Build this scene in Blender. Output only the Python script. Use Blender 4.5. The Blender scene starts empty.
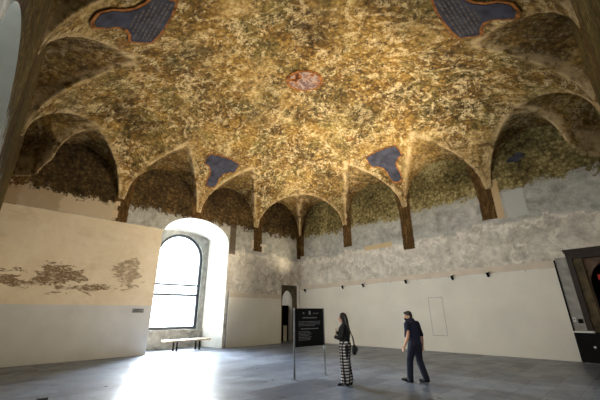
import bpy, bmesh, math, random
import numpy as np
from mathutils import Vector, Matrix
from mathutils.geometry import tessellate_polygon
random.seed(7)
scene = bpy.context.scene
COL = scene.collection
PI = math.pi

WA, WB = 15.62, 16.39          # room: left wall runs along -Y, right wall along +X, far corner at the origin

# ------------------------------------------------------------------ node helper
def lin(c):
    return tuple((v / 12.92 if v <= .04045 else ((v + .055) / 1.055) ** 2.4) for v in (x / 255 for x in c)) + (1.0,)

class G:
    """small expression builder for shader nodes"""
    def __init__(s, name):
        s.m = bpy.data.materials.new(name); s.m.use_nodes = True
        s.t = s.m.node_tree; s.t.nodes.clear()
        s.out = s.t.nodes.new('ShaderNodeOutputMaterial')
    def n(s, typ, **kw):
        nd = s.t.nodes.new(typ)
        for k, v in kw.items(): setattr(nd, k, v)
        return nd
    def put(s, sock, v):
        if isinstance(v, bpy.types.NodeSocket): s.t.links.new(v, sock)
        elif v is not None:
            try: sock.default_value = v
            except Exception: sock.default_value = (v, v, v)
    def math(s, op, a, b=None, c=None, clamp=False):
        nd = s.n('ShaderNodeMath', operation=op, use_clamp=clamp)
        s.put(nd.inputs[0], a)
        if b is not None: s.put(nd.inputs[1], b)
        if c is not None: s.put(nd.inputs[2], c)
        return nd.outputs[0]
    def add(s, a, b): return s.math('ADD', a, b)
    def sub(s, a, b): return s.math('SUBTRACT', a, b)
    def mul(s, a, b): return s.math('MULTIPLY', a, b)
    def mx(s, a, b): return s.math('MAXIMUM', a, b)
    def mn(s, a, b): return s.math('MINIMUM', a, b)
    def ab(s, a): return s.math('ABSOLUTE', a)
    def step(s, v, lo, hi, a=0.0, b=1.0):
        nd = s.n('ShaderNodeMapRange', interpolation_type='SMOOTHSTEP')
        s.put(nd.inputs['Value'], v); s.put(nd.inputs['From Min'], lo); s.put(nd.inputs['From Max'], hi)
        s.put(nd.inputs['To Min'], a); s.put(nd.inputs['To Max'], b)
        return nd.outputs[0]
    def band(s, v, lo, hi, soft):
        return s.mul(s.step(v, lo - soft, lo + soft), s.sub(1.0, s.step(v, hi - soft, hi + soft)))
    def coord(s, scale=None):
        o = s.n('ShaderNodeTexCoord').outputs['Object']
        if scale:
            mp = s.n('ShaderNodeMapping'); s.put(mp.inputs['Vector'], o); mp.inputs['Scale'].default_value = scale
            o = mp.outputs[0]
        return o
    def xyz(s, vec):
        nd = s.n('ShaderNodeSeparateXYZ'); s.put(nd.inputs[0], vec); return nd.outputs
    def noise(s, vec, scale, detail=4, rough=.55, dist=0.0, col=False, off=None):
        if off:
            mp = s.n('ShaderNodeMapping'); s.put(mp.inputs['Vector'], vec); mp.inputs['Location'].default_value = off; vec = mp.outputs[0]
        nd = s.n('ShaderNodeTexNoise'); s.put(nd.inputs['Vector'], vec)
        nd.inputs['Scale'].default_value = scale; nd.inputs['Detail'].default_value = detail
        nd.inputs['Roughness'].default_value = rough; nd.inputs['Distortion'].default_value = dist
        return nd.outputs['Color' if col else 'Fac']
    def voro(s, vec, scale, feature='F1', rand=1.0):
        nd = s.n('ShaderNodeTexVoronoi', feature=feature); s.put(nd.inputs['Vector'], vec)
        nd.inputs['Scale'].default_value = scale; nd.inputs['Randomness'].default_value = rand
        return nd.outputs['Distance']
    def ramp(s, fac, stops):
        nd = s.n('ShaderNodeValToRGB'); s.put(nd.inputs[0], fac)
        e = nd.color_ramp.elements
        while len(e) < len(stops): e.new(.5)
        for k, (p, c) in enumerate(stops):
            e[k].position = p; e[k].color = lin(c)
        return nd.outputs[0]
    def mix(s, fac, a, b, mode='MIX'):
        nd = s.n('ShaderNodeMix', data_type='RGBA', blend_type=mode)
        s.put(nd.inputs[0], fac)
        for sock, v in ((nd.inputs[6], a), (nd.inputs[7], b)):
            if isinstance(v, bpy.types.NodeSocket): s.put(sock, v)
            else: sock.default_value = lin(v)
        return nd.outputs[2]
    def attr(s, name):
        nd = s.n('ShaderNodeAttribute', attribute_name=name); return nd.outputs['Fac']
    def done(s, color, rough=.8, metal=0.0, bump=None, bstr=.3, bdist=.02, spec=.5, emit=None, estr=0.0):
        b = s.n('ShaderNodeBsdfPrincipled')
        if isinstance(color, bpy.types.NodeSocket): s.put(b.inputs['Base Color'], color)
        else: b.inputs['Base Color'].default_value = lin(color)
        s.put(b.inputs['Roughness'], rough); s.put(b.inputs['Metallic'], metal)
        b.inputs['Specular IOR Level'].default_value = spec
        if bump is not None:
            bp = s.n('ShaderNodeBump'); s.put(bp.inputs['Height'], bump)
            bp.inputs['Strength'].default_value = bstr; bp.inputs['Distance'].default_value = bdist
            s.t.links.new(bp.outputs[0], b.inputs['Normal'])
        if emit:
            b.inputs['Emission Color'].default_value = lin(emit); b.inputs['Emission Strength'].default_value = estr
        s.t.links.new(b.outputs[0], s.out.inputs[0])
        return s.m

def simple(name, c, rough=.7, metal=0.0, var=.12, scale=6.0, spec=.5):
    g = G(name); v = g.coord()
    f = g.noise(v, scale, 4)
    lo = tuple(max(0, x * (1 - var)) for x in c); hi = tuple(min(255, x * (1 + var)) for x in c)
    return g.done(g.ramp(f, [(.3, lo), (.7, hi)]), rough, metal, bump=f, bstr=.05, spec=spec)

# ------------------------------------------------------------------ mesh helpers
def link(name, me, mat=None, parent=None, smooth=False):
    o = bpy.data.objects.new(name, me); COL.objects.link(o)
    if mat:
        for m in (mat if isinstance(mat, (list, tuple)) else [mat]): me.materials.append(m)
    if parent: o.parent = parent
    if smooth:
        for p in me.polygons: p.use_smooth = True
    return o
def obj(name, bm, mat=None, parent=None, smooth=False):
    bmesh.ops.recalc_face_normals(bm, faces=bm.faces)
    me = bpy.data.meshes.new(name); bm.to_mesh(me); bm.free()
    return link(name, me, mat, parent, smooth)
def thing(name, label, cat, loc=(0, 0, 0), rz=0, group=None):
    o = bpy.data.objects.new(name, None); COL.objects.link(o)
    o.location = loc; o.rotation_euler = (0, 0, rz)
    o.empty_display_size = .1
    return tag(o, label, cat, group)
def tag(o, label, cat, group=None):
    o['label'] = label; o['category'] = cat
    if group: o['group'] = group
    return o
def struct(o):
    o['kind'] = 'structure'; return o
def box(bm, x0, x1, y0, y1, z0, z1, bev=0.0):
    v = [bm.verts.new((x, y, z)) for x in (x0, x1) for y in (y0, y1) for z in (z0, z1)]
    fs = [bm.faces.new([v[i] for i in f]) for f in ((0, 1, 3, 2), (4, 6, 7, 5), (0, 4, 5, 1), (2, 3, 7, 6), (0, 2, 6, 4), (1, 5, 7, 3))]
    if bev:
        es = list({e for f in fs for e in f.edges})
        bmesh.ops.bevel(bm, geom=es, offset=bev, segments=2, affect='EDGES', profile=.6)
def boxbm(*a, **k):
    bm = bmesh.new(); box(bm, *a, **k); return bm
def prism(bm, front, back):
    """front/back: equal-length lists of 3D points; closed solid between them"""
    f = [bm.verts.new(p) for p in front]; b = [bm.verts.new(p) for p in back]
    n = len(f)
    for i in range(n): bm.faces.new((f[i], b[i], b[(i + 1) % n], f[(i + 1) % n]))
    if n == 4:
        bm.faces.new(f[::-1]); bm.faces.new(b); return
    for ring in (f, b):
        for a in tessellate_polygon([[v.co for v in ring]]): bm.faces.new([ring[i] for i in a])
def cyl(bm, p, q, r, r2=None, seg=14):
    r2 = r if r2 is None else r2
    p, q = Vector(p), Vector(q); d = (q - p).normalized()
    a = d.orthogonal().normalized(); b = d.cross(a)
    A = [bm.verts.new(p + r * (math.cos(t) * a + math.sin(t) * b)) for t in (2 * PI * k / seg for k in range(seg))]
    B = [bm.verts.new(q + r2 * (math.cos(t) * a + math.sin(t) * b)) for t in (2 * PI * k / seg for k in range(seg))]
    for i in range(seg): bm.faces.new((A[i], A[(i + 1) % seg], B[(i + 1) % seg], B[i]))
    bm.faces.new(A[::-1]); bm.faces.new(B)
def arc(c, hw, spring, rise, n=24):
    """points of an elliptic arch from c-hw to c+hw"""
    return [(c - hw * math.cos(PI * i / n), spring + rise * math.sin(PI * i / n)) for i in range(n + 1)]

# ------------------------------------------------------------------ vault shape
ZS, HV = 6.85, 4.0
ZT, DL = 8.95, 2.25
def vault(x, y):
    """height of the painted vault (numpy arrays); also closeness to a groin and lunette mask"""
    uu = np.abs((x - WB / 2) / (WB / 2)); vv = np.abs((y + WA / 2) / (WA / 2))
    def zmain(uu, vv):
        rho = (uu ** 5 + vv ** 5) ** .2
        return ZS + HV * np.sqrt(np.clip(1 - rho * rho, 0, 1))
    zm = zmain(uu, vv)
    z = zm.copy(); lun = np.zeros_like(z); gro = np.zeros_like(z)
    for axis, L in ((0, WA), (1, WB)):
        for side in (0, 1):
            s = (-y if axis == 0 else x)
            d = (x if axis == 0 else -y)
            if side: d = ((WB if axis == 0 else WA) - d)
            d = np.clip(d, 0, None)
            for k in range(4):
                sc = L * (k + .5) / 4
                R = (L / 8 - .14) * np.clip(1 - d / DL, 1e-4, 1)
                q = (s - sc) / R
                inside = np.clip(1 - q * q, 0, 1)
                # crown of the penetration rises gently to meet the vault at depth DL
                um = np.abs((np.full_like(d, DL) / (WB if axis == 0 else WA)) * 2 - 1)
                cm = np.abs(2 * sc / L - 1)
                zend = zmain(um, np.full_like(d, cm)) if axis == 0 else zmain(np.full_like(d, cm), um)
                t = np.clip(d / DL, 0, 1)
                zt = ZT + (zend - ZT) * t ** 1.3
                zl = zm + (zt - zm) * np.sqrt(inside) * (d < DL)
                zl = np.where(inside > 0, zl, 0)
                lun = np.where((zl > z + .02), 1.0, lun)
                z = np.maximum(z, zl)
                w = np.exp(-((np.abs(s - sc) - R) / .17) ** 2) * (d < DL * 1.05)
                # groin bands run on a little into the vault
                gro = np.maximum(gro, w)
    return z, lun, gro
def vz(x, y):
    return float(vault(np.array([float(x)]), np.array([float(y)]))[0][0])

# ------------------------------------------------------------------ materials
def leaf_colours(g, v, dark=0.0):
    a = g.noise(v, .55, 5, .6, .4)
    b = g.noise(v, 5.0, 8, .8, .2)
    c = g.noise(v, 16.0, 5, .8)
    d = g.noise(v, 1.5, 7, .72, 1.4, off=(7, 3, 1))
    c2 = g.voro(v, 7.0); c2 = g.sub(.62, g.mul(c2, .75))
    f = g.add(g.add(g.mul(b, .48), g.mul(c, .34)), g.mul(c2, .2))
    f = g.add(f, g.mul(g.sub(a, .5), .4))
    base = g.ramp(g.sub(f, dark), [(.30, (40, 29, 13)), (.42, (90, 68, 30)), (.5, (138, 108, 52)), (.58, (176, 146, 82)), (.70, (212, 188, 134))])
    green = g.ramp(f, [(.34, (36, 33, 17)), (.5, (108, 98, 54)), (.66, (182, 166, 112))])
    base = g.mix(g.step(g.noise(v, .8, 4, .6, .5, off=(2, 9, 4)), .46, .62, 0, .7), base, green)
    rust = g.ramp(f, [(.34, (52, 32, 13)), (.5, (138, 94, 44)), (.66, (198, 156, 96))])
    base = g.mix(g.step(g.noise(v, .9, 5, .65, .5, off=(12, 1, 8)), .56, .7, 0, .6), base, rust)
    return base, a, b, c, d, f

def mat_vault():
    g = G('painted_vault'); v = g.coord()
    base, a, b, c, d, f = leaf_colours(g, v)
    # patches of bare plaster where the painted foliage is worn away
    worn = g.mul(g.step(d, .47, .60), g.step(g.add(g.mul(b, .55), g.mul(c, .45)), .44, .55))
    base = g.mix(g.mul(worn, .78), base, (224, 204, 158))
    vd = g.voro(v, 4.2)
    spots = g.mul(g.step(g.add(vd, g.mul(g.sub(c, .5), .3)), .12, .22, 1, 0), g.step(b, .42, .52))
    base = g.mix(g.mul(spots, .6), base, (226, 208, 166))
    base = g.mix(g.step(g.noise(v, .42, 3, .6, .5, off=(4, 4, 1)), .5, .66, 0, .45), base, g.ramp(f, [(.3, (24, 19, 8)), (.5, (92, 74, 34)), (.7, (160, 136, 80))]))
    base = g.mix(g.step(g.noise(v, .5, 3, .6, .5, off=(9, 6, 3)), .52, .68, 0, .4), base, g.ramp(f, [(.3, (92, 70, 36)), (.5, (184, 156, 100)), (.7, (230, 212, 170))]))
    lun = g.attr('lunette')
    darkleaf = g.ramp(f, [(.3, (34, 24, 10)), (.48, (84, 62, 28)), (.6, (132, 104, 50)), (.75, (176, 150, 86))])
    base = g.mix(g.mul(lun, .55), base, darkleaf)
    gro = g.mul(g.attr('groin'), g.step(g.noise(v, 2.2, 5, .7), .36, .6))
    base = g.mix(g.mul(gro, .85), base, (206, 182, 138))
    return g.done(base, .85, bump=g.add(b, g.mul(c, .5)), bstr=.25, bdist=.03, spec=.2)

def painted_wall(name, axis, piers, sky_bottom, leaf_bottom, trunk_bottoms, cream_from=None, warm=False, span=WA, patches=(), tint=None):
    """old plaster wall: bare plaster low down, painted sky, ragged foliage above, painted trunks at the piers"""
    g = G(name); v = g.coord(); X = g.xyz(v)
    s = X[0] if axis == 'x' else g.mul(X[1], -1.0)
    z = X[2]
    nz = g.noise(v, .75, 6, .7, .6)
    n2 = g.noise(v, 3.2, 6, .7, .3)
    n3 = g.noise(v, 11.0, 5, .75)
    # plaster
    pl = g.ramp(g.add(g.mul(nz, .55), g.mul(n2, .45)), [(.36, (146, 141, 128)), (.45, (188, 184, 172)), (.54, (214, 210, 198)), (.66, (232, 229, 218))])
    pl = g.mix(g.step(g.noise(v, 1.6, 7, .75, 1.2, off=(3, 4, 9)), .54, .62, 0, .85), pl, (236, 232, 220))
    pl = g.mix(g.step(g.noise(v, 2.6, 7, .8, .8, off=(8, 1, 2)), .64, .70, 0, .6), pl, (112, 96, 74))
    mortar = g.mul(g.step(g.noise(v, 1.1, 4, .6, off=(1, 7, 3)), .52, .6), g.step(n3, .5, .62))
    pl = g.mix(g.mul(mortar, .4), pl, (150, 140, 122))
    # sky zone
    sk = g.ramp(g.add(g.mul(nz, .5), g.mul(n2, .5)), [(.36, (132, 132, 122)), (.5, (172, 173, 165)), (.64, (206, 206, 198))])
    zr = g.add(z, g.mul(g.sub(nz, .5), .9)); zr = g.add(zr, g.mul(g.sub(n2, .5), .45))
    # blocky steps in the lower edge of the sky
    st = g.math('ROUND', g.mul(g.noise(g.coord((.55, .55, .0)), 1.0, 1), 6.0))
    zr2 = g.add(zr, g.mul(g.sub(st, 3.0), .16))
    col = g.mix(g.step(zr2, sky_bottom - .03, sky_bottom + .05), pl, sk)
    # torn plaster rim, pale, under the sky
    rim = g.band(zr2, sky_bottom - .3, sky_bottom - .02, .1)
    col = g.mix(g.mul(g.mul(rim, g.step(n2, .46, .6)), .7), col, (238, 234, 222))
    # foliage
    base, a, b, c, d, f = leaf_colours(g, v, .04)
    leaf = g.mix(.4, base, g.ramp(f, [(.32, (34, 31, 16)), (.5, (104, 94, 56)), (.66, (172, 158, 108))]))
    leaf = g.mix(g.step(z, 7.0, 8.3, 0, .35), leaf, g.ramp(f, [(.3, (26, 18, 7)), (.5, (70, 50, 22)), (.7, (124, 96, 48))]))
    if tint: leaf = g.mix(tint[1], leaf, g.ramp(f, list(zip((.34, .46, .56, .68), tint[0]))))
    zl = g.add(z, g.mul(g.sub(nz, .5), 1.5)); zl = g.add(zl, g.mul(g.sub(n2, .5), 1.3)); zl = g.add(zl, g.mul(g.sub(b, .5), 1.3)); zl = g.add(zl, g.mul(g.sub(c, .5), .6))
    col = g.mix(g.step(zl, leaf_bottom - .1, leaf_bottom + .12), col, leaf)
    # trunks
    bark = g.ramp(g.noise(g.coord((3, 3, .7)), 3.0, 6, .75, .8), [(.3, (36, 24, 10)), (.5, (82, 60, 30)), (.7, (136, 106, 62))])
    for sp, zb in zip(piers, trunk_bottoms):
        wob = g.add(g.ab(g.sub(s, sp)), g.mul(g.sub(n2, .5), .16))
        flare = g.sub(wob, g.step(z, 6.5, 8.3, 0, .16))
        mk = g.mul(g.sub(1.0, g.step(flare, .29, .35)), g.step(g.add(z, g.mul(g.sub(n2, .5), .1)), zb, zb + .04))
        col = g.mix(mk, col, bark)
    for a0, a1, b0, b1, pc in patches:
        pm = g.mul(g.band(g.add(s, g.mul(g.sub(n3, .5), .1)), a0, a1, .02), g.band(g.add(z, g.mul(g.sub(n3, .5), .1)), b0, b1, .02))
        col = g.mix(g.mul(pm, .85), col, pc)
    if cream_from is not None:
        # smooth cream render with a torn upper edge and brown lacunae
        zc = g.add(z, g.mul(g.sub(g.math('ROUND', g.mul(g.noise(g.coord((.0, .35, .0)), 1.2, 1, off=(0, .3, 0)), 4.0)), 2.0), .07))
        zc = g.add(zc, g.mul(g.sub(n3, .5), .05))
        mk = g.mul(g.step(s, cream_from - .02, cream_from + .02), g.sub(1.0, g.step(zc, 5.72, 5.76)))
        cr = g.ramp(g.add(g.mul(nz, .6), g.mul(n2, .4)), [(.3, (214, 200, 172)), (.5, (228, 216, 190)), (.7, (238, 228, 206))])
        # lacunae
        def blob(s0, z0, rs, rz, thr):
            e = g.add(g.math('POWER', g.math('DIVIDE', g.sub(s, s0), rs), 2.0), g.math('POWER', g.math('DIVIDE', g.sub(z, z0), rz), 2.0))
            m = g.sub(1.0, g.math('SQRT', e))
            nn = g.noise(g.coord((1, .8, 1.7)), 1.7, 8, .74, .5)
            return g.step(g.add(g.mul(m, .75), g.mul(g.sub(nn, .5), 2.6)), thr, thr + .10)
        lac = g.mx(blob(13.45, 3.12, 1.5, .72, .26), g.mul(blob(10.95, 3.5, 1.0, 1.1, .34), .75))
        lac = g.mx(lac, blob(15.0, 2.9, .9, .5, .34))
        lac = g.mx(lac, blob(12.1, 2.74, 1.8, .3, .32))
        lac = g.mul(lac, g.step(g.noise(g.coord((1, 1.2, 3.5)), 2.2, 5, .7, .3, off=(5, 2, 7)), .36, .5, .25, 1.0))
        lc = g.ramp(n3, [(.35, (70, 52, 32)), (.52, (122, 96, 66)), (.66, (190, 168, 132))])
        cr = g.mix(g.mul(lac, .9), cr, lc)
        halo = g.step(g.noise(g.coord((1, .5, 1.4)), 1.1, 6, .7, .6, off=(3, 3, 3)), .54, .7, 0, .35)
        cr = g.mix(halo, cr, (196, 178, 146))
        col = g.mix(mk, col, cr)
        # plain beige under-layer in the lunette nearest the near-left corner
        mk2 = g.mul(g.step(s, 11.75, 11.8), g.mul(g.step(z, 5.74, 5.78), g.sub(1.0, g.step(zl, leaf_bottom - .02, leaf_bottom + .05))))
        col = g.mix(g.mul(mk2, .85), col, g.mix(g.step(g.add(s, nz), 14.3, 14.4), (206, 188, 156), (178, 158, 126)))
    return g.done(col, .88, bump=g.add(g.mul(n2, .6), g.mul(n3, .4)), bstr=.3, bdist=.03, spec=.2)

def mat_floor():
    g = G('slate_floor'); v = g.coord()
    mp = g.n('ShaderNodeMapping'); g.put(mp.inputs['Vector'], v); mp.inputs['Rotation'].default_value = (0, 0, PI / 2)
    mp.inputs['Location'].default_value = (.3, .07, 0)
    br = g.n('ShaderNodeTexBrick', offset=.5, squash=1.0); g.put(br.inputs['Vector'], mp.outputs[0])
    br.inputs['Color1'].default_value = (0, 0, 0, 1); br.inputs['Color2'].default_value = (1, 1, 1, 1); br.inputs['Mortar'].default_value = (.5, .5, .5, 1)
    br.inputs['Scale'].default_value = 1.0; br.inputs['Mortar Size'].default_value = .007; br.inputs['Mortar Smooth'].default_value = .2
    br.inputs['Brick Width'].default_value = 1.15; br.inputs['Row Height'].default_value = .52; br.inputs['Bias'].default_value = 0
    tone = br.outputs['Color']; mort = br.outputs['Fac']
    n = g.noise(v, 1.7, 6, .65, .5); n2 = g.noise(v, 9, 5, .7)
    t = g.add(g.mul(g.xyz(tone)[0], .75), g.mul(g.add(g.mul(n, .6), g.mul(n2, .4)), .45))
    col = g.ramp(t, [(.18, (58, 67, 82)), (.45, (82, 92, 108)), (.75, (106, 116, 132))])
    col = g.mix(g.mul(mort, .8), col, (48, 50, 54))
    ro = g.step(g.add(n, g.mul(n2, .3)), .4, .9, .26, .46)
    return g.done(col, ro, bump=g.sub(g.mul(n2, .25), mort), bstr=.12, bdist=.006, spec=.5)

M = {}
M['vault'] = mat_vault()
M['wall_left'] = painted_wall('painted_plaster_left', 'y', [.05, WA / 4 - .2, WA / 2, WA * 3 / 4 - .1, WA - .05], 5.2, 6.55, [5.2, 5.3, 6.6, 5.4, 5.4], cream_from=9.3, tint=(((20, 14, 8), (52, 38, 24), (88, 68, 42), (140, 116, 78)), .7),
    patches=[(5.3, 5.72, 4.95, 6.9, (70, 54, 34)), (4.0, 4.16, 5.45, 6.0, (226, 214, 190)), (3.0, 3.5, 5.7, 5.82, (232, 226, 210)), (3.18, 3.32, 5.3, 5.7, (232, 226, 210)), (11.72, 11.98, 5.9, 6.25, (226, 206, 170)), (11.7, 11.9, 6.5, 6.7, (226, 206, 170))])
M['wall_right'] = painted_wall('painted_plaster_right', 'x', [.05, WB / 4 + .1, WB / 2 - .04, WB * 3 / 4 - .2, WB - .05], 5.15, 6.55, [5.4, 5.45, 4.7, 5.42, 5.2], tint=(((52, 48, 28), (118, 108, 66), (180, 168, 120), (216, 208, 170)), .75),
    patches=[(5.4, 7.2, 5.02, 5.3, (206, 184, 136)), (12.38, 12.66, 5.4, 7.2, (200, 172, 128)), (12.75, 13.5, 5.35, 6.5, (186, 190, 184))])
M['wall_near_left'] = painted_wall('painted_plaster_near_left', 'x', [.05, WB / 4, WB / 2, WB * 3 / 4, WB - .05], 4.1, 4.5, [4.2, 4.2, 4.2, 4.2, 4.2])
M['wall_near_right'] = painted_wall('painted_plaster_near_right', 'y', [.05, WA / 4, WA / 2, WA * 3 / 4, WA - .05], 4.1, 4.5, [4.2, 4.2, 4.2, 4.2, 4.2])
M['floor'] = mat_floor()
M['white'] = simple('white_plaster', (232, 230, 222), .85, var=.04, scale=2)
M['dado'] = simple('grey_white_paint', (206, 208, 206), .7, var=.03, scale=1.2)
M['panel'] = simple('off_white_board', (222, 220, 208), .6, var=.025, scale=.8)
M['beige'] = simple('beige_board', (208, 198, 180), .7, var=.04, scale=1.5)
M['stone'] = simple('grey_stone', (150, 149, 144), .85, var=.14, scale=3)
M['niche'] = simple('pale_green_plaster', (206, 214, 192), .85, var=.08, scale=1.5)
M['sill'] = simple('rough_sill_stone', (150, 146, 138), .9, var=.2, scale=4)
M['steel'] = simple('dark_steel', (70, 74, 80), .45, .6, var=.1)
M['black'] = simple('black_paint', (12, 12, 13), .8, var=.2, spec=.2)
M['shadeblack'] = simple('passage_shade_black', (9, 9, 9), .9, var=.2, spec=.05)  # near-black colour for the darkness inside the corner passage
M['boardblack'] = simple('matt_black_board', (10, 10, 13), .7, var=.08, spec=.25)
M['whiteplastic'] = simple('white_plastic', (228, 228, 224), .5, var=.03)
M['print'] = simple('white_print', (150, 152, 156), .8, var=.05)
M['bench'] = simple('pale_wood', (196, 176, 148), .5, var=.15, scale=9)
M['grey'] = simple('grey_metal', (128, 130, 132), .5, .3)
M['brownstone'] = simple('brown_door_surround', (78, 68, 48), .85, var=.35, scale=4)
M['brownwood'] = simple('dark_brown_wood', (40, 30, 22), .7, var=.3, scale=7)
M['arch_stone'] = simple('rosy_arch_stone', (104, 84, 68), .85, var=.25, scale=5)
M['red'] = simple('red_cloth', (214, 44, 34), .6, var=.1)
M['plaque_blue'] = simple('slate_blue_paint', (58, 60, 72), .9, var=.25, scale=3, spec=.2)
M['plaque_rim'] = simple('russet_paint', (122, 80, 42), .9, var=.45, scale=5, spec=.2)
M['plaque_text'] = simple('faded_gold_paint', (92, 86, 82), .9, var=.2, spec=.2)
M['skin'] = simple('skin', (206, 160, 132), .55, var=.05)
M['hair'] = simple('dark_hair', (22, 17, 14), .45, var=.3, scale=40)
M['blacktop'] = simple('black_cloth', (16, 16, 19), .85, var=.2, scale=25)
M['navy'] = simple('navy_cloth', (16, 19, 44), .9, var=.15, scale=20)
M['navy_trouser'] = simple('dark_navy_trousers', (13, 16, 37), .9, var=.15, scale=20)
M['eye'] = simple('eye_dark', (20, 14, 12), .2)
M['bag'] = simple('black_leather', (18, 18, 22), .4, var=.15)

def mat_plaid():
    g = G('black_and_white_plaid'); v = g.coord(); X = g.xyz(v)
    fz = g.math('FRACT', g.mul(X[2], 15.0)); h = g.add(X[0], g.mul(X[1], .62)); fx = g.math('FRACT', g.add(g.mul(h, 15.0), .2))
    a = g.step(fz, .46, .52); b = g.step(fx, .46, .52)
    t = g.add(g.mul(a, .5), g.mul(b, .5))
    n = g.noise(v, 60, 2)
    col = g.ramp(t, [(.0, (206, 204, 204)), (.5, (60, 58, 60)), (1.0, (12, 12, 14))])
    return g.done(col, .85, bump=n, bstr=.05, spec=.3)
M['plaid'] = mat_plaid()

def mat_roundel():
    g = G('worn_painted_crest'); v = g.coord()
    a = g.voro(v, 2.6); n = g.noise(v, 3.2, 6, .7, 1.0)
    col = g.ramp(g.noise(v, 2.4, 3, .5, 1.5), [(.3, (70, 34, 18)), (.42, (150, 96, 42)), (.5, (168, 150, 140)), (.58, (96, 80, 86)), (.68, (170, 112, 50))])
    col = g.mix(g.step(n, .56, .66, 0, .7), col, (84, 40, 26))
    return g.done(col, .85, spec=.2)
M['roundel'] = mat_roundel()

def mat_glass():
    g = G('window_glass')
    t = g.n('ShaderNodeBsdfTransparent'); t.inputs[0].default_value = (.97, .98, .98, 1)
    gl = g.n('ShaderNodeBsdfGlossy'); gl.inputs['Roughness'].default_value = .05
    mx = g.n('ShaderNodeMixShader'); mx.inputs[0].default_value = .05
    g.t.links.new(t.outputs[0], mx.inputs[1]); g.t.links.new(gl.outputs[0], mx.inputs[2]); g.t.links.new(mx.outputs[0], g.out.inputs[0])
    return g.m
M['glass'] = mat_glass()

# ------------------------------------------------------------------ room shell
TH = 2.3
fl = boxbm(-TH, WB + .4, -WA - TH, 1.3, -.25, 0)
struct(obj('floor', fl, M['floor']))

def ceiling():
    nx, ny = 400, 382
    xs = np.linspace(-.03, WB + .03, nx); ys = np.linspace(-WA - .03, .03, ny)
    X, Y = np.meshgrid(xs, ys)
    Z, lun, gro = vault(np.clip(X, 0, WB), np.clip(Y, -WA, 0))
    Z = np.maximum(Z, ZS)
    co = np.stack([X, Y, Z], -1).reshape(-1, 3)
    idx = np.arange(nx * ny).reshape(ny, nx)
    q = np.stack([idx[:-1, :-1], idx[1:, :-1], idx[1:, 1:], idx[:-1, 1:]], -1).reshape(-1, 4)
    me = bpy.data.meshes.new('ceiling')
    me.from_pydata(co.tolist(), [], q.tolist())
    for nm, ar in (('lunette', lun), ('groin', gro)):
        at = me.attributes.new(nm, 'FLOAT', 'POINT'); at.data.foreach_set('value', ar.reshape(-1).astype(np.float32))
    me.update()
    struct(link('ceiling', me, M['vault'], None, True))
ceiling()

WTOP = 9.9
def wall_with_openings(name, mat, L, place, openings, jamb, zt=WTOP):
    """openings: list of (front arch pts, back arch pts) each from floor up; place(s, z, depth) -> xyz"""
    f, b = [(0, 0)], [(0, 0)]
    for fr, bk in openings: f += fr; b += bk
    f += [(L, 0), (L, zt), (0, zt)]; b += [(L, 0), (L, zt), (0, zt)]
    bm = bmesh.new()
    prism(bm, [place(s, z, 0) for s, z in f], [place(s, z, TH) for s, z in b])
    o = obj(name, bm, [mat, jamb])
    # jamb and soffit faces of the recesses take the plain white plaster
    me = o.data
    n = None
    for p in me.polygons:
        ds = [depth_of(name, me.vertices[i].co) for i in p.vertices]
        if max(ds) - min(ds) > .5: p.material_index = 1
    return struct(o)
def depth_of(name, co):
    return {'wall_left': -co.x, 'wall_near_left': -(co.y + WA), 'wall_right': co.y, 'wall_near_right': co.x - WB}[name]

# window opening of the left wall
WF = [(5.76, 0)] + arc(7.67, 1.91, 5.45, 1.2) + [(9.58, 0)]
WBK = [(5.98, 0)] + arc(7.66, 1.68, 5.97, .40) + [(9.34, 0)]
# small doorway in the far corner
DF = [(.26, 0), (.26, 3.43), (1.72, 3.43), (1.72, 0)]
wall_with_openings('wall_left', M['wall_left'], WA, lambda s, z, d: (-d, -s, z), [(DF, DF), (WF, WBK)], M['white'])
# blind niche in the near-left wall, closed by an added back
NF = [(9.6, 0)] + arc(11.2, 1.6, 3.9, .92) + [(12.8, 0)]
NB = [(9.65, 0)] + arc(11.2, 1.55, 3.9, .87) + [(12.75, 0)]
wall_with_openings('wall_near_left', M['wall_near_left'], WB, lambda s, z, d: (s, -WA - d, z), [(NF, NB)], M['white'])
struct(obj('wall_near_right', boxbm(WB, WB + .4, -WA - TH, 1.3, 0, WTOP), M['wall_near_right']))
RD = [(14.32, 0), (14.32, 3.5), (16.15, 3.5), (16.15, 0)]
def wall_right():
    f = [(0, 0)] + RD + [(WB, 0), (WB, WTOP), (0, WTOP)]
    bm = bmesh.new()
    prism(bm, [(s, 0, z) for s, z in f], [(s, 1.3, z) for s, z in f])
    return struct(obj('wall_right', bm, M['wall_right']))
wall_right()
# black back stands in for the darkness beyond the right doorway
struct(obj('trim_1', boxbm(13.9, 16.4, 1.3, 1.4, 0, 4.0), M['black']))

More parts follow.
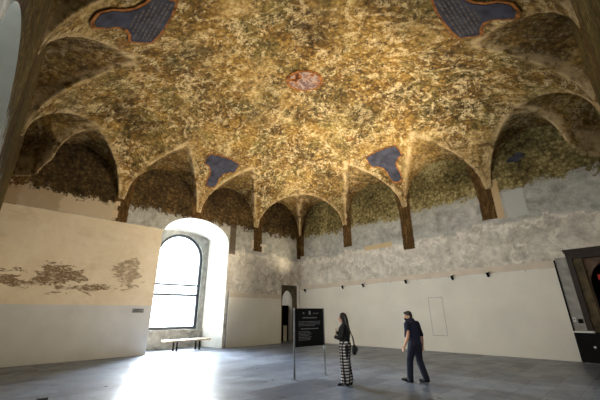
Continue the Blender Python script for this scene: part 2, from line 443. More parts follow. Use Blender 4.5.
def window(name, place, s0, s1, zsill, spring, top, outer_s0, outer_s1, outer_spring, outer_rise, bars):
    """stone surround with an arched light, steel frame, transoms and panes; place(s, z, depth)"""
    c, hw = (s0 + s1) / 2, (s1 - s0) / 2
    oc, ohw = (outer_s0 + outer_s1) / 2, (outer_s1 - outer_s0) / 2
    D0, D1 = TH - .3, TH - .02
    bm = bmesh.new()
    def pr(pts): prism(bm, [place(s, z, D0) for s, z in pts], [place(s, z, D1) for s, z in pts])
    pr([(outer_s0, zsill), (s0, zsill), (s0, spring), (outer_s0, spring)])
    pr([(s1, zsill), (outer_s1, zsill), (outer_s1, spring), (s1, spring)])
    n = 24
    inn = arc(c, hw, spring, top - spring, n); out = arc(oc, ohw, outer_spring, outer_rise, n)
    pr([(outer_s0, spring), (s0, spring)] + inn[1:-1] + [(s1, spring), (outer_s1, spring)] + out[::-1])
    w = struct(obj(name, bm, M['stone']))
    bm = bmesh.new()
    prism(bm, [place(s, z, D0 - .12) for s, z in ((outer_s0, 0), (outer_s1, 0), (outer_s1, zsill), (outer_s0, zsill))],
          [place(s, z, D1) for s, z in ((outer_s0, 0), (outer_s1, 0), (outer_s1, zsill), (outer_s0, zsill))])
    obj('window_sill', bm, M['sill'], w)
    # steel frame following the arch
    bm = bmesh.new(); t = .15
    loopo = [(s0, zsill)] + inn + [(s1, zsill)]
    inn2 = arc(c, hw - t, spring, top - spring - t, n); loopi = [(s0 + t, zsill + t)] + inn2 + [(s1 - t, zsill + t)]
    m = len(loopo)
    A = [[bm.verts.new(place(s, z, d)) for s, z in lp] for lp in (loopo, loopi) for d in (D0 + .1, D0 + .2)]
    for i in range(m):
        j = (i + 1) % m
        for p, q in ((0, 2), (2, 3), (3, 1), (1, 0)): bm.faces.new((A[p][i], A[p][j], A[q][j], A[q][i]))
    obj('window_frame', bm, M['steel'], w)
    for zb, th in bars:
        bm = bmesh.new()
        pts = [(s0 + t * .5, zb - th), (s1 - t * .5, zb - th), (s1 - t * .5, zb + th), (s0 + t * .5, zb + th)]
        prism(bm, [place(s, z, D0 + .1) for s, z in pts], [place(s, z, D0 + .2) for s, z in pts])
        obj('transom', bm, M['steel'], w)
    bm = bmesh.new(); pts = loopi
    prism(bm, [place(s, z, D0 + .145) for s, z in pts], [place(s, z, D0 + .155) for s, z in pts])
    obj('window_pane', bm, M['glass'], w)
    return w
window('window_1', lambda s, z, d: (-d, -s, z), 6.27, 9.05, .92, 4.75, 6.16, 5.96, 9.36, 5.94, .39, [(3.26, .05), (2.72, .06)])
struct(obj('trim_5', boxbm(9.3, 13.1, -WA - .62, -WA - .55, 0, 5.2), M['niche']))  # added plaster back that keeps daylight out of the near-left niche

# painted dado on the left wall, and the boards fixed to the walls
d = obj('trim_2', boxbm(0, .015, -WA, -9.58, 0, 2.07), M['dado']); struct(d)
p = tag(obj('wall_panel', boxbm(0, .1, -5.58, -1.8, 0, 2.55), M['panel']), 'off-white wall panel between the bright window recess and the corner doorway', 'panel')
obj('top_band', boxbm(0, .1, -5.58, -1.8, 2.55, 2.8), M['beige'], p)
obj('edge_strip', boxbm(-.0, .06, -5.62, -5.585, 0, 2.9), M['grey'], p)
bm = bmesh.new()
prism(bm, [(.02, -.09, 0), (13.86, -.09, 0), (13.86, -.09, 3.14), (.02, -.09, 3.14)], [(.02, 0, 0), (13.86, 0, 0), (13.86, 0, 3.14), (.02, 0, 3.14)])
p = tag(obj('wall_panel', bm, M['panel']), 'long off-white wall panel behind the two visitors, spotlights along its top', 'panel')
obj('top_band', boxbm(.02, 13.86, -.09, 0, 3.14, 3.42), M['beige'], p)
obj('skirting', boxbm(.02, 13.86, -.105, -.09, 0, .12), M['panel'], p)
obj('edge_strip', boxbm(13.86, 13.9, -.1, 0, 0, 3.42), M['black'], p)
bm = bmesh.new()
for a in ((8.80, 8.815, .65, 2.3), (9.455, 9.47, .65, 2.3), (8.80, 9.47, 2.285, 2.3), (8.80, 9.47, .65, .665)):
    box(bm, a[0], a[1], -.094, -.088, a[2], a[3])
h = obj('access_hatch', boxbm(8.815, 9.455, -.093, -.088, .665, 2.285), M['panel'], p)
obj('hatch_gap', bm, M['grey'], h)
# lighting rail and spots
tr = tag(obj('lighting_rail', boxbm(.5, 13.35, -.125, -.09, 3.12, 3.15), M['whiteplastic']), 'thin white lighting rail along the top of the long wall panel', 'rail')
bm = bmesh.new()
for k in range(9): box(bm, .9 + 1.5 * k, .93 + 1.5 * k, -.13, -.09, 3.112, 3.156)
obj('rail_clip', bm, M['grey'], tr)['kind'] = 'stuff'
SPOTX = [.64, 3.8, 5.26, 7.85, 10.13, 11.6]
spot_labels = ['small black spotlight on the rail nearest the room corner', 'second black spotlight on the rail from the corner',
               'black spotlight on the rail, third from the corner and close to the second', 'black spotlight on the rail above the man in navy',
               'black spotlight on the rail, fifth from the corner, right of the flush hatch', 'black spotlight on the rail farthest from the corner']
def spot_fixture(x, label):
    t = thing('spotlight', label, 'spotlight', (x, -.125, 3.135), 0, 'spotlights on the wall rail')
    obj('mount', boxbm(-.04, .04, -.07, 0, .016, .1, bev=.008), M['whiteplastic'], t)
    bm = bmesh.new(); cyl(bm, (0, -.05, .02), (0, -.12, -.02), .015)
    obj('arm', bm, M['black'], t)
    bm = bmesh.new(); cyl(bm, (0, -.08, -.12), (0, -.17, .05), .045, .06); cyl(bm, (0, -.17, .05), (0, -.172, .055), .062, .058)
    hd = obj('lamp_head', bm, M['black'], t, True)
    bm = bmesh.new(); cyl(bm, (0, -.173, .056), (0, -.175, .061), .05)
    obj('lens', bm, M['whiteplastic'], hd)
    return t
for x, l in zip(SPOTX, spot_labels): spot_fixture(x, l)
# label and spotlight pin on the left dado
t = tag(obj('wall_label', boxbm(.015, .03, -10.42, -9.93, 1.76, 1.94), M['grey']), 'small grey label plate on the white dado left of the window', 'label')
bm = bmesh.new()
for k in range(3): box(bm, .03, .032, -10.37, -10.0 - .06 * (k % 2), 1.79 + .045 * k, 1.81 + .045 * k)
obj('lettering', bm, M['black'], t)['kind'] = 'stuff'

# corner doorway (left wall): brown surround with an arched opening, passage beyond
def corner_door():
    bm = bmesh.new(); n = 20
    a = arc(1.0, .55, 2.45, .68, n)
    pts = [(.26, 0), (.45, 0)] + a + [(1.55, 0), (1.72, 0), (1.72, 3.43), (.26, 3.43)]
    prism(bm, [(-.12, -s, z) for s, z in pts], [(-.4, -s, z) for s, z in pts])
    d = struct(obj('door_1', bm, M['brownstone']))
    obj('passage_shade', boxbm(-1.0, -.94, -1.7, -.86, 0, 3.2, bev=.01), M['shadeblack'], d)  # black sheet stands in for the dark of the passage
    obj('passage_shade', boxbm(-1.02, -.96, -.85, -.28, 0, 2.2, bev=.01), M['shadeblack'], d)  # lower black sheet, painted darkness below the pale far wall
    bm = bmesh.new(); cyl(bm, (-.94, -.95, 1.05), (-.88, -.95, 1.05), .018); cyl(bm, (-.89, -.95, 1.05), (-.89, -1.05, 1.05), .012)
    obj('door_handle', bm, M['grey'], d)
    struct(obj('trim_3', boxbm(-1.7, -1.6, -1.72, -.26, 0, 3.43), M['white']))
    b = tag(obj('notice_card', boxbm(-.86, -.82, -.8, -.52, .0, .95, bev=.01), M['whiteplastic']), 'pale board standing low inside the arched corner doorway', 'board')
corner_door()
# right doorway
def right_door():
    n = 20
    a = arc(15.42, .72, 2.5, .8, n)
    bm = bmesh.new()
    pts = [(14.32, 0), (14.70, 0)] + a + [(16.14, 0), (16.15, 0), (16.15, 3.5), (14.32, 3.5)]
    prism(bm, [(s, .22, z) for s, z in pts], [(s, .5, z) for s, z in pts])
    d = struct(obj('door_2', bm, M['arch_stone']))
    bm = bmesh.new()
    box(bm, 14.24, 14.40, -.06, .22, 0.0, 3.55); box(bm, 16.1, 16.22, -.06, .22, 0, 3.55); box(bm, 14.40, 16.1, -.06, .22, 3.42, 3.55)
    obj('door_frame', bm, M['brownwood'], d)
    obj('door_reveal', boxbm(14.40, 14.66, .05, .215, 0, 3.42), M['brownstone'], d)
    bm = bmesh.new(); box(bm, 14.24, 16.3, -.06, 0, 3.55, 3.62); box(bm, 14.22, 16.32, -.1, 0, 3.62, 3.69); box(bm, 14.2, 16.34, -.14, 0, 3.69, 3.75)
    obj('door_cornice', bm, M['brownwood'], d)
    tag(obj('hanging_cloth', boxbm(14.90, 15.02, .56, .6, 2.66, 2.86, bev=.015), M['red']), 'small red cloth glimpsed inside the dark doorway at the right', 'cloth')
right_door()
struct(obj('trim_4', boxbm(13.9, 14.24, -.03, 0, .98, 3.5), M['stone']))
t = tag(obj('low_cabinet', boxbm(13.93, 15.4, -.42, -.04, .02, .93, bev=.01), M['black']), 'low black cabinet standing at the foot of the right doorway', 'cabinet')
obj('cabinet_top', boxbm(13.9, 14.45, -.44, -.035, .93, .98, bev=.008), M['whiteplastic'], t)
bm = bmesh.new(); cyl(bm, (14.35, -.42, .5), (14.35, -.45, .5), .035)
obj('knob', bm, M['whiteplastic'], t, True)
bm = bmesh.new(); box(bm, 13.95, 15.38, -.4, -.06, 0, .02)
obj('plinth', bm, M['grey'], t)
t = tag(obj('light_switch', boxbm(13.93, 14.02, -.055, -.03, 1.27, 1.42, bev=.006), M['whiteplastic']), 'white switch plate on the grey stone pier beside the long panel', 'switch')
obj('rocker', boxbm(13.955, 13.995, -.062, -.055, 1.31, 1.38), M['grey'], t)
t = tag(obj('junction_box', boxbm(14.07, 14.2, -.1, -.03, 1.22, 1.36, bev=.008), M['black']), 'small black junction box on the grey stone pier by the right doorway', 'junction box')  # junction box fixed to the stone pier
obj('box_lid', boxbm(14.08, 14.19, -.106, -.1, 1.23, 1.35), M['black'], t)
t = tag(obj('floor_socket', boxbm(6.66, 6.86, -13.98, -13.8, 0, .045, bev=.01), M['steel']), 'small dark floor box on the slabs at the lower left', 'floor box')
obj('socket_lid', boxbm(6.69, 6.83, -13.95, -13.83, .045, .052), M['grey'], t)

# ------------------------------------------------------------------ paintings on the vault
def drape(outline, place, off):
    """thin solid plate following the vault; outline = list of (w, d) polygon; place(w, d) -> x, y"""
    bm = bmesh.new()
    ws = [p[0] for p in outline]; ds = [p[1] for p in outline]
    vs = [bm.verts.new((w, d, 0)) for w, d in outline]
    f = bm.faces.new(vs); bmesh.ops.triangulate(bm, faces=[f])
    for _ in range(3): bmesh.ops.subdivide_edges(bm, edges=[e for e in bm.edges if e.calc_length() > .16], cuts=1, use_grid_fill=False); bmesh.ops.triangulate(bm, faces=[f for f in bm.faces if len(f.verts) > 3])
    r = bmesh.ops.extrude_face_region(bm, geom=bm.faces[:])
    top = {v for v in r['geom'] if isinstance(v, bmesh.types.BMVert)}
    for v in bm.verts:
        x, y = place(v.co.x, v.co.y)
        e = .03
        z = vz(x, y); nx = -(vz(x + e, y) - vz(x - e, y)) / (2 * e); ny = -(vz(x, y + e) - vz(x, y - e)) / (2 * e)
        nrm = Vector((nx, ny, 1)).normalized()
        o = off if v in top else off - .014
        v.co = Vector((x, y, z)) - nrm * o
    return bm
def scaled(pts, grow):
    n = len(pts); out = []
    P = [Vector(p) for p in pts]
    area = sum(P[i].x * P[(i + 1) % n].y - P[(i + 1) % n].x * P[i].y for i in range(n))
    sg = 1 if area > 0 else -1
    for i in range(n):
        a, b = P[i] - P[i - 1], P[(i + 1) % n] - P[i]
        na = Vector((a.y, -a.x)).normalized(); nb = Vector((b.y, -b.x)).normalized()
        m = (na + nb); m = m.normalized() if m.length > 1e-6 else na
        out.append(tuple(P[i] + m * grow * sg / max(.5, m.dot(na))))
    return out
def shield(half):
    h = [(half * .26, .80), (half * .34, 1.02), (half * .30, 1.25), (half * .42, 1.50), (half * .72, 1.68), (half * .98, 1.74), (half, 1.95), (half * .96, 2.25), (half * .5, 2.33)]
    return h + [(0, 2.35)] + [(-a, b) for a, b in h[::-1]] + [(0, .74)]
places = [
    (lambda w, d: (d - .1, -7.62 - w), 'tablet-shaped blue painting on the vault above the bright window', .9, False),
    (lambda w, d: (8.3 + w, -d + .2), 'tablet-shaped blue painting on the vault over the long white panel', .9, False),
    (lambda w, d: (8.25 + w, -WA + d), 'large blue lettered tablet on the vault at the upper left', .95, True),
    (lambda w, d: (WB - d - .1, -7.36 - w), 'large blue lettered tablet on the vault at the upper right', .95, True)]
for pl, lab, half, txt in places:
    s = shield(half)
    t = tag(obj('painted_tablet', drape(s, pl, .07 if txt else .05), M['plaque_blue']), lab, 'tablet', 'blue tablets on the vault')
    obj('russet_border', drape(scaled(s, .085 if txt else .06), pl, .054 if txt else .034), M['plaque_rim'], t)
    if txt:
        # worn, unreadable rows of lettering across the body
        for k in range(7):
            dd = 2.22 - k * .11; w0 = half * (.86 if dd > 1.75 else .5 if dd > 1.6 else .3)
            x = -w0; topl = []
            while x < w0 - .03:
                l = min(random.uniform(.06, .17), w0 - x)
                topl += [(x, dd), (x + l, dd), (x + l, dd - .038), (x + l + .05, dd - .038)]; x += l + .05
            bm = drape(topl[:-2] + [(topl[-3][0], dd - .046), (topl[0][0], dd - .046)], pl, .074)
            obj('lettering_row', bm, M['plaque_text'], t)
cx, cy = 8.38, -7.65
ov = [(.78 * math.cos(a), .62 * math.sin(a)) for a in (2 * PI * k / 40 for k in range(40))]
rot = lambda w, d: (cx + w * .70 - d * .72, cy + w * .72 + d * .70)
t = tag(obj('painted_crest', drape([(a * .84, b * .84) for a, b in ov], rot, .05), M['roundel']), 'oval painted crest at the middle of the vault', 'crest')
obj('gilt_border', drape(ov, rot, .034), M['plaque_rim'], t)
bm = bmesh.new()
q = [(13.2, 7.78), (13.35, 8.02), (13.55, 7.98), (13.62, 8.12), (13.85, 8.04), (13.9, 7.86), (13.72, 7.8), (13.6, 7.7), (13.42, 7.74)]
prism(bm, [(x, -.012, z) for x, z in q], [(x, 0, z) for x, z in q])
tag(obj('painted_patch', bm, M['plaque_blue']), 'small ragged dark blue patch in the rightmost lunette', 'patch')

# ------------------------------------------------------------------ bench in the window recess
def bench():
    t = thing('bench', 'pale wooden bench on dark legs in front of the tall window', 'bench', (-.42, -7.5, 0), math.radians(4))
    obj('seat', boxbm(-.27, .27, -1.2, 1.2, .43, .51, bev=.012), M['bench'], t)
    for y in (-.6, .6):
        bm = bmesh.new(); box(bm, -.2, .2, y - .03, y + .03, .40, .438)
        obj('crossbar', bm, M['steel'], t)
        for x in (-.18, .18):
            bm = bmesh.new(); box(bm, x - .025, x + .025, y - .035, y + .035, 0, .41, bev=.006)
            obj('leg', bm, M['black'], t)
bench()

# ------------------------------------------------------------------ information stand
def sign():
    a, b = Vector((9.03, -8.88, 0)), Vector((9.135, -7.8, 0))
    c = (a + b) / 2; ang = math.atan2(b.y - a.y, b.x - a.x); W = (b - a).length / 2
    t = thing('information_stand', 'black information board on two thin metal posts in front of the woman', 'sign', c, ang)
    # local x along the board, +z up; readers stand on the local -y side
    bd = obj('board', boxbm(-W + .015, W - .015, -.012, .012, .77, 1.77, bev=.003), M['boardblack'], t)
    for s in (-1, 1):
        o = obj('post', boxbm(s * W - .018, s * W + .018, -.018, .018, 0, 1.78, bev=.004), M['grey'], t)
    for s in (-1, 1):
        obj('foot_plate', boxbm(s * W - .03, s * W + .03, -.09, .09, 0, .012), M['grey'], t)
    def row(name, z, h, spans):
        bm = bmesh.new()
        for x0, x1 in spans: box(bm, x0, x1, -.0145, -.0125, z, z + h)
        o = obj(name, bm, M['print'], bd)
        return o
    def words(w0, w1, lo=.02, hi=.07, gap=.014):
        out = []; x = w0
        while x < w1 - .015:
            l = random.uniform(lo, hi); out.append((x, min(x + l, w1))); x += l + gap
        return out
    # emblems along the top
    bm = bmesh.new(); box(bm, -.03, .04, -.0145, -.0125, 1.60, 1.70); obj('emblem', bm, M['print'], bd)
    bm = bmesh.new(); cyl(bm, (-.22, -.0125, 1.645), (-.22, -.0145, 1.645), .026); obj('emblem', bm, M['print'], bd)
    bm = bmesh.new()
    for k in range(5): box(bm, .14 + k * .012, .147 + k * .012, -.0145, -.0125, 1.62, 1.625 + .012 * (3 - abs(k - 2)))
    obj('emblem', bm, M['print'], bd)
    bm = bmesh.new(); box(bm, .24, .27, -.0145, -.0125, 1.62, 1.65); box(bm, .277, .36, -.0145, -.0125, 1.635, 1.645); obj('emblem', bm, M['print'], bd)
    row('text_line', 1.505, .026, words(-.25, .27, .03, .08, .012))
    for k in range(4): row('text_line', 1.41 - k * .036, .011, words(-.4, .4 if k < 3 else .2))
    row('text_line', 1.215, .022, words(-.32, .32, .03, .08, .012))
    for k in range(7): row('text_line', 1.15 - k * .036, .011, words(-.4, .06 if k % 3 else .0))
sign()

# ------------------------------------------------------------------ figures
def ring_loft(bm, rings):
    n = len(rings[0]); V = [[bm.verts.new(p) for p in r] for r in rings]
    for a, b in zip(V, V[1:]):
        for i in range(n): bm.faces.new((a[i], a[(i + 1) % n], b[(i + 1) % n], b[i]))
    bm.faces.new(V[0][::-1]); bm.faces.new(V[-1])
def limb(bm, pts, radii, n=14, sub=5):
    """tapered tube through joints; radii: r or (r_side, r_front)"""
    P = [Vector(p) for p in pts]; out = []; rr = []
    for i in range(len(P) - 1):
        for k in range(sub):
            t = k / sub
            p0 = P[max(i - 1, 0)]; p1 = P[i]; p2 = P[i + 1]; p3 = P[min(i + 2, len(P) - 1)]
            q = .5 * ((2 * p1) + (p2 - p0) * t + (2 * p0 - 5 * p1 + 4 * p2 - p3) * t * t + (3 * p1 - p0 - 3 * p2 + p3) * t ** 3)
            out.append(p1.lerp(p2, t) * .6 + q * .4)
            ra, rb = radii[i], radii[i + 1]
            ra = ra if isinstance(ra, tuple) else (ra, ra); rb = rb if isinstance(rb, tuple) else (rb, rb)
            tt = t * t * (3 - 2 * t)
            rr.append((ra[0] + (rb[0] - ra[0]) * tt, ra[1] + (rb[1] - ra[1]) * tt))
    out.append(P[-1]); r = radii[-1]; rr.append(r if isinstance(r, tuple) else (r, r))
    rings = []
    side = None
    for i, p in enumerate(out):
        d = (out[min(i + 1, len(out) - 1)] - out[max(i - 1, 0)]).normalized()
        ref = Vector((1, 0, 0)) if abs(d.x) < .9 else Vector((0, 1, 0))
        side = (ref - d * ref.dot(d)).normalized() if side is None else (side - d * side.dot(d)).normalized()
        fr = d.cross(side)
        rings.append([p + side * math.cos(a) * rr[i][0] + fr * math.sin(a) * rr[i][1] for a in (2 * PI * k / n for k in range(n))])
    # rounded ends
    d0 = (out[0] - out[1]).normalized(); d1 = (out[-1] - out[-2]).normalized()
    def cap(ring, c, d, r): return [[c + (q - c) * s + d * r * h for q in ring] for s, h in ((.8, .55), (.4, .9))]
    a = cap(rings[0], out[0], d0, min(rr[0])); b = cap(rings[-1], out[-1], d1, min(rr[-1]))
    ring_loft(bm, a[::-1] + rings + b)
def ell(bm, c, r, n=14, rot=None):
    m = Matrix.Translation(c) @ (rot.to_4x4() if rot else Matrix()) @ Matrix.Diagonal((*r, 1))
    bmesh.ops.create_uvsphere(bm, u_segments=n * 2, v_segments=n, radius=1, matrix=m)
def fuse(name, bm, mat, parent, voxel=.012, smooth=3):
    """merge overlapping closed lofts into one continuous skin"""
    bmesh.ops.recalc_face_normals(bm, faces=bm.faces)
    me = bpy.data.meshes.new('tmp'); bm.to_mesh(me); bm.free()
    o = bpy.data.objects.new('tmp', me); COL.objects.link(o)
    r = o.modifiers.new('r', 'REMESH'); r.mode = 'VOXEL'; r.voxel_size = voxel
    s = o.modifiers.new('s', 'SMOOTH'); s.iterations = smooth; s.factor = .5
    dg = bpy.context.evaluated_depsgraph_get()
    m2 = bpy.data.meshes.new_from_object(o.evaluated_get(dg))
    bpy.data.objects.remove(o); bpy.data.meshes.remove(me)
    m2.name = name; m2.materials.clear()
    return link(name, m2, mat, parent, True)
def hand(bm, wrist, fdir, palm_n, side, curl=.5, s=1.0):
    """palm and five bent fingers; fdir = towards fingers, palm_n = out of the palm, side = towards the thumb"""
    f, n, t = Vector(fdir).normalized(), Vector(palm_n).normalized(), Vector(side).normalized()
    w = Vector(wrist)
    limb(bm, [w - f * .01, w + f * .045 * s, w + f * .085 * s], [(.024, .018), (.036 * s, .015 * s), (.036 * s, .013 * s)] if abs(t.x) > .5 else [(.018, .024), (.015 * s, .036 * s), (.013 * s, .036 * s)], n=10, sub=3)
    for k, (off, ln) in enumerate(((.028, .068), (.0095, .077), (-.0095, .072), (-.028, .056))):
        p = w + f * .08 * s + t * off * s; q = [p]; d = f.copy()
        for j in range(3):
            ang = curl * (.55 + .2 * j)
            d = (d * math.cos(ang) + n * math.sin(ang)).normalized(); q.append(q[-1] + d * ln * s * (.42, .33, .25)[j])
        limb(bm, q, [.0095 * s, .0088 * s, .008 * s, .007 * s], n=8, sub=2)
    p = w + f * .025 * s + t * .028 * s
    limb(bm, [p, p + (f * .6 + t * .7 + n * .2).normalized() * .038 * s, p + (f * .6 + t * .7 + n * .2).normalized() * .038 * s + (f + n * .4).normalized() * .032 * s], [.012 * s, .0105 * s, .008 * s], n=8, sub=2)
def head(bm, c, rot, s=1.0):
    """head centred at c; local +y is the face"""
    R = rot
    def at(x, y, z): return Vector(c) + R @ Vector((x * s, y * s, z * s))
    e = lambda p, r, q=None: ell(bm, at(*p), tuple(v * s for v in r), 10, R @ q if q else R)
    e((0, -.008, .022), (.074, .094, .092))                 # skull
    e((0, .022, -.035), (.058, .068, .078))                 # face and jaw
    e((0, .070, -.088), (.024, .022, .020))                 # chin
    e((0, .094, -.018), (.012, .018, .024)); e((0, .104, -.030), (.015, .013, .011))   # nose
    e((0, .082, -.058), (.025, .013, .008)); e((0, .081, -.068), (.022, .013, .008))   # lips
    e((0, .078, .020), (.05, .016, .012))                   # brow
    for k in (-1, 1):
        e((k * .045, .055, -.028), (.022, .025, .024))      # cheek
        e((k * .076, -.006, -.012), (.009, .018, .030))     # ear
def eyes(parent, c, R, s=1.0):
    for k in (-1, 1):
        bm = bmesh.new(); ell(bm, Vector(c) + R @ Vector((k * .031 * s, .083 * s, .001)), (.012 * s, .007 * s, .007 * s), 8, R)
        obj('eye', bm, M['eye'], parent, True)

def woman():
    face = math.atan2(-.50, -.87)                           # looks at the board, turned slightly away from the camera
    t = thing('person', 'woman with long dark hair in a black top and plaid trousers reading the board', 'person', (10.42, -8.44, 0), face - PI / 2)
    # local: +y forward, +x right
    R = Matrix.Rotation(math.radians(-6), 3, 'X')
    hc = (0, .03, 1.515)
    b = bmesh.new()
    head(b, hc, R, .97)
    limb(b, [(0, -.005, 1.30), (0, .005, 1.38), (0, .012, 1.45)], [.055, .047, .05])
    limb(b, [(0, 0, .90), (0, .005, 1.0), (0, .0, 1.12), (0, -.005, 1.24), (0, -.01, 1.33)], [(.15, .105), (.125, .09), (.125, .09), (.15, .095), (.12, .07)], n=18)
    RA = [(.165, -.01, 1.30), (.215, .02, 1.06), (.10, .20, 1.16), (.05, .23, 1.235)]
    LA = [(-.165, -.01, 1.30), (-.20, .06, 1.06), (-.03, .22, 1.06)]
    limb(b, RA[:3], [.05, .040, .027]); limb(b, LA, [.05, .040, .027])
    hand(b, RA[2], (-.45, .25, .8), (-.2, -.9, .4), (-.8, 0, -.5), .45, .9)
    hand(b, LA[2], (.85, .3, .25), (.1, -.9, .2), (0, .1, 1), .5, .9)
    for k, (fx, fy) in ((-1, (-.075, .03)), (1, (.08, -.02))):
        limb(b, [(k * .082, 0, .90), (k * .085, .012, .50), (fx, fy - .02, .10), (fx, fy - .03, .06)], [.088, .055, .036, .034], n=16)
        limb(b, [(fx, fy - .045, .04), (fx, fy + .05, .036), (fx, fy + .14, .022)], [(.032, .034), (.038, .03), (.034, .016)], n=12)
    body = fuse('body', b, M['skin'], t, .0065, 2)
    eyes(t, hc, R, .97)
    # black top: trunk and sleeves
    b = bmesh.new()
    limb(b, [(0, .0, .96), (0, .005, 1.04), (0, .0, 1.14), (0, .0, 1.24), (0, -.008, 1.33), (0, -.005, 1.37)], [(.17, .135), (.16, .13), (.17, .135), (.185, .135), (.165, .10), (.078, .068)], n=20)
    for k in (-1, 1): ell(b, (k * .07, .085, 1.2), (.066, .05, .06))
    limb(b, RA[:3], [.074, .062, .044]); limb(b, LA, [.074, .062, .044])
    fuse('top', b, M['blacktop'], t, .012)
    # wide plaid trousers
    b = bmesh.new()
    limb(b, [(0, 0, 1.03), (0, 0, .97), (0, -.005, .86), (0, -.005, .78)], [(.145, .115), (.168, .135), (.20, .155), (.19, .14)], n=20)
    for k, (fx, fy) in ((-1, (-.075, .03)), (1, (.08, -.02))):
        limb(b, [(k * .088, -.004, .86), (k * .09, .008, .5), (fx, fy - .015, .12), (fx, fy - .012, .075)], [(.112, .135), (.104, .118), (.10, .115), (.102, .118)], n=18)
    fuse('trousers', b, M['plaid'], t, .012)
    for fx, fy in ((-.075, .03), (.08, -.02)):
        b = bmesh.new()
        limb(b, [(fx, fy - .06, .04), (fx, fy + .04, .04), (fx, fy + .15, .025)], [(.04, .04), (.045, .036), (.04, .022)], n=14)
        box(b, fx - .042, fx + .042, fy - .1, fy + .18, 0, .022)
        fuse('shoe', b, M['black'], t, .007)
    # hair: cap, long fall down the back and side locks
    b = bmesh.new()
    def at(x, y, z): return Vector(hc) + R @ Vector((x, y, z))
    ell(b, at(0, -.022, .030), (.086, .098, .100))
    limb(b, [at(0, -.06, .05), at(0, -.085, -.06), at(0, -.10, -.2), (0, -.125, 1.17), (0, -.12, 1.03)], [(.08, .06), (.092, .055), (.105, .045), (.10, .035), (.05, .016)], n=16)
    for k in (-1, 1):
        limb(b, [at(k * .055, .02, .09), at(k * .083, -.005, .02), at(k * .088, -.02, -.09), at(k * .098, -.02, -.2), (k * .10, .0, 1.22)], [.022, .026, .03, .03, .016], n=10)
    fuse('hair', b, M['hair'], t, .009)
    # shoulder bag at the right hip, hung by a strap
    rot = t.rotation_euler.to_matrix()
    g = thing('handbag', 'black shoulder bag hanging behind the hip of the woman', 'bag', t.location, face - PI / 2)
    b = bmesh.new(); limb(b, [(-.10, -.245, .72), (-.105, -.25, .79), (-.10, -.245, .86)], [(.11, .055), (.135, .065), (.115, .045)], n=18)
    fuse('bag_body', b, M['bag'], g, .009)
    b = bmesh.new(); limb(b, [(-.10, -.30, .86), (-.105, -.318, .81), (-.105, -.315, .76)], [(.085, .012), (.095, .012), (.07, .01)], n=14)
    obj('flap', b, M['bag'], g, True)
    b = bmesh.new(); limb(b, [(-.02, -.25, .87), (-.10, -.23, 1.05), (-.15, -.17, 1.22), (-.165, -.09, 1.37), (-.17, -.01, 1.405), (-.185, -.09, 1.37), (-.2, -.18, 1.22), (-.2, -.23, 1.05), (-.19, -.25, .87)], [.008] * 9, n=8)
    obj('strap', b, M['bag'], g, True)
woman()

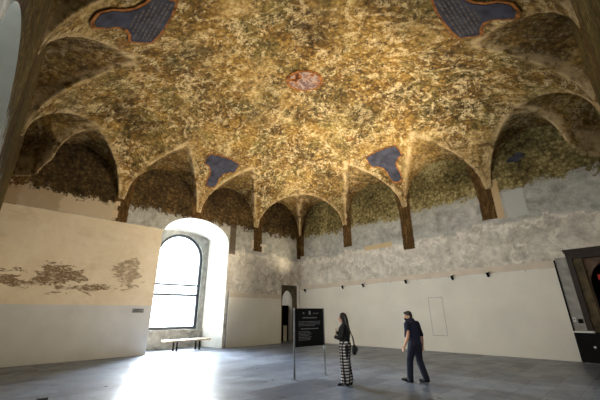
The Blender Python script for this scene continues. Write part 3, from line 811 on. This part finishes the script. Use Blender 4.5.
def man():
    face = math.atan2(.10, -.99)
    t = thing('person', 'man in navy shirt, dark trousers and black face mask walking left', 'person', (11.55, -7.02, 0), face - PI / 2)
    R = Matrix.Rotation(math.radians(44), 3, 'Z') @ Matrix.Rotation(math.radians(-10), 3, 'X')
    hc = (-.01, .10, 1.535)
    b = bmesh.new(); head(b, hc, R, 1.02)
    limb(b, [(0, .02, 1.33), (0, .05, 1.41), (0, .08, 1.47)], [.066, .058, .058])
    limb(b, [(0, 0, .88), (0, .005, 1.0), (0, .01, 1.14), (0, .015, 1.28), (0, .02, 1.37)], [(.16, .12), (.155, .115), (.17, .12), (.185, .115), (.14, .075)], n=18)
    LA = [(-.205, .02, 1.345), (-.27, .0, 1.06), (-.285, .12, .82)]
    RAm = [(.21, .02, 1.345), (.255, -.05, 1.08), (.24, -.06, .83)]
    limb(b, LA, [.058, .045, .030]); limb(b, RAm, [.058, .045, .030])
    hand(b, LA[2], (.1, .55, -.85), (.95, .1, .15), (.1, .8, .55), .4)
    hand(b, RAm[2], (0, .05, -1), (-.95, .1, .0), (0, 1, 0), .4)
    legs = {-1: [(-.09, .0, .88), (-.115, .13, .50), (-.13, .17, .10)], 1: [(.09, .0, .88), (.11, .0, .48), (.125, -.12, .12)]}
    feet = {-1: [(-.13, .14, .045), (-.14, .24, .045), (-.16, .35, .05)], 1: [(.125, -.14, .06), (.135, -.05, .045), (.145, .05, .028)]}
    for k in (-1, 1):
        limb(b, legs[k], [.098, .062, .042], n=16); limb(b, feet[k], [.042, (.045, .036), (.036, .02)], n=12)
    fuse('body', b, M['skin'], t, .0065, 2)
    eyes(t, hc, R, 1.02)
    b = bmesh.new()
    limb(b, [(0, -.005, .86), (0, .0, .96), (0, .008, 1.1), (0, .015, 1.24), (0, .02, 1.35), (0, .035, 1.405)], [(.18, .14), (.178, .138), (.186, .14), (.215, .15), (.21, .13), (.115, .105)], n=20)
    limb(b, [LA[0], (-.235, .025, 1.15), (-.248, .035, 1.06)], [.084, .07, .066]); limb(b, [RAm[0], (.24, -.02, 1.16), (.252, -.045, 1.08)], [.084, .07, .066])
    limb(b, [(-.06, .06, 1.415), (-.05, .01, 1.435), (0, -.01, 1.44), (.05, .01, 1.435), (.06, .06, 1.415)], [.04, .048, .05, .048, .04], n=10)
    fuse('shirt', b, M['navy'], t, .012)
    b = bmesh.new()
    limb(b, [(0, 0, .95), (0, 0, .87), (0, 0, .80)], [(.165, .125), (.182, .14), (.17, .13)], n=20)
    for k in (-1, 1):
        L = [Vector(p) for p in legs[k]]
        limb(b, [L[0] + Vector((0, 0, .0)), L[1], L[2] - Vector((0, 0, .03))], [(.108, .122), (.082, .088), (.072, .082)], n=18)
    fuse('trousers', b, M['navy_trouser'], t, .012)
    for k in (-1, 1):
        F = [Vector(p) for p in feet[k]]
        b = bmesh.new()
        limb(b, [F[0] - Vector((0, .02, 0)), F[1], F[2] + Vector((0, .03, 0))], [(.046, .046), (.05, .042), (.042, .026)], n=14)
        fuse('shoe', b, M['black'], t, .007)
    b = bmesh.new()
    def at(x, y, z): return Vector(hc) + R @ Vector((x, y, z))
    ell(b, at(0, -.020, .042), (.083, .098, .092), 12, R); ell(b, at(0, -.055, -.01), (.074, .058, .07), 12, R); ell(b, at(0, .05, .095), (.06, .045, .03), 12, R)
    fuse('hair', b, M['hair'], t, .008)
    b = bmesh.new()
    ell(b, at(0, .055, -.062), (.062, .064, .050), 12, R)
    for k in (-1, 1):
        limb(b, [at(k * .05, .06, -.045), at(k * .074, .02, -.015), at(k * .08, -.012, .0)], [.006, .005, .005], n=8)
    fuse('face_mask', b, M['black'], t, .006, 2)
man()

# ------------------------------------------------------------------ light
w = bpy.data.worlds.new('daylight'); scene.world = w; w.use_nodes = True
nt = w.node_tree; bg = nt.nodes['Background']
bg.inputs[0].default_value = (.80, .91, 1.0, 1); bg.inputs[1].default_value = 9.0

def area(name, loc, rot, sx, sy, energy=0, color=(1, 1, 1), portal=False, shape='RECTANGLE', spread=None):
    l = bpy.data.lights.new(name, 'AREA'); l.shape = shape; l.size = sx; l.size_y = sy; l.energy = energy; l.color = color
    if portal: l.cycles.is_portal = True
    if spread: l.spread = spread
    o = bpy.data.objects.new(name, l); COL.objects.link(o); o.location = loc; o.rotation_euler = rot
    return o
area('daylight_portal', (-TH - .05, -7.6, 3.5), (0, -PI / 2, 0), 5.4, 3.0, portal=True)
sl = bpy.data.lights.new('sun', 'SUN'); sl.energy = 110; sl.angle = math.radians(60); sl.color = (.92, .96, 1.0)
so = bpy.data.objects.new('sun', sl); COL.objects.link(so); so.location = (-12, -5, 9)
so.rotation_euler = Vector((1, -.35, -.62)).to_track_quat('-Z', 'Y').to_euler()

def uplamp(loc, aim, energy, color=(1, .83, .60), size=.08, ang=110, blend=1.0):
    l = bpy.data.lights.new('rail_or_fill_lamp', 'SPOT'); l.energy = energy; l.color = color; l.spot_size = math.radians(ang); l.spot_blend = blend; l.shadow_soft_size = size
    o = bpy.data.objects.new('rail_or_fill_lamp', l); COL.objects.link(o); o.location = loc
    o.rotation_euler = (Vector(aim) - Vector(loc)).to_track_quat('-Z', 'Y').to_euler()
    return o
for x in SPOTX: uplamp((x, -.36, 3.26), (x * .55 + 3.4, -5.6, 10.5), 980, ang=95)
for x, tz in ((7.85, 5.2), (10.13, 4.6), (11.6, 4.4)):   # three of the heads wash the left wall
    uplamp((x, -.36, 3.26), (0, -10.3, tz), 1700, ang=52)
for k in range(4):   # added fill lamps at the unseen near-right wall, brightening the vault
    uplamp((WB - .35, -3 - 3.0 * k, 3.3), (6.6, -5.0 - 1.0 * k, 10.5), 800, ang=72)

for x in (4.0, 8.5, 12.5):   # unseen fill spots, added to brighten the long panel and the plaster above it
    uplamp((x, -WA + .3, 3.4), (x - .3, 0, 5.2), 1050, color=(1, .96, .90), size=.35, ang=84)

pl = bpy.data.lights.new('passage_fill', 'POINT'); pl.energy = 5; pl.shadow_soft_size = .1; pl.color = (1, .95, .88)  # added point light that brightens the passage wall, no fixture modelled
po = bpy.data.objects.new('passage_fill', pl); COL.objects.link(po); po.location = (-1.25, -1.3, 2.6)

# ------------------------------------------------------------------ camera
def cam():
    f, yaw, pitch, roll = 313.182922, 2.37949683, .351227314, -.0110635225
    cp, sp, cy_, sy_ = math.cos(pitch), math.sin(pitch), math.cos(yaw), math.sin(yaw)
    F = Vector((cy_ * cp, sy_ * cp, sp)); r = Vector((sy_, -cy_, 0)); u = r.cross(F)
    c, s = math.cos(roll), math.sin(roll)
    r2 = r * c + u * s; u2 = -r * s + u * c
    m = Matrix((r2, u2, -F)).transposed().to_4x4(); m.translation = Vector((15.8996897, -15.1643596, 1.6))
    cd = bpy.data.cameras.new('camera'); o = bpy.data.objects.new('camera', cd); COL.objects.link(o)
    cd.sensor_width = 36; cd.lens = f / 600 * 36; cd.clip_start = .05; cd.clip_end = 200
    o.matrix_world = m; scene.camera = o
cam()
vs = scene.view_settings
scene.display_settings.display_device = 'sRGB'
vs.view_transform = 'Standard'; vs.look = 'None'; vs.exposure = 0.2; vs.gamma = 1.0; vs.use_curve_mapping = False
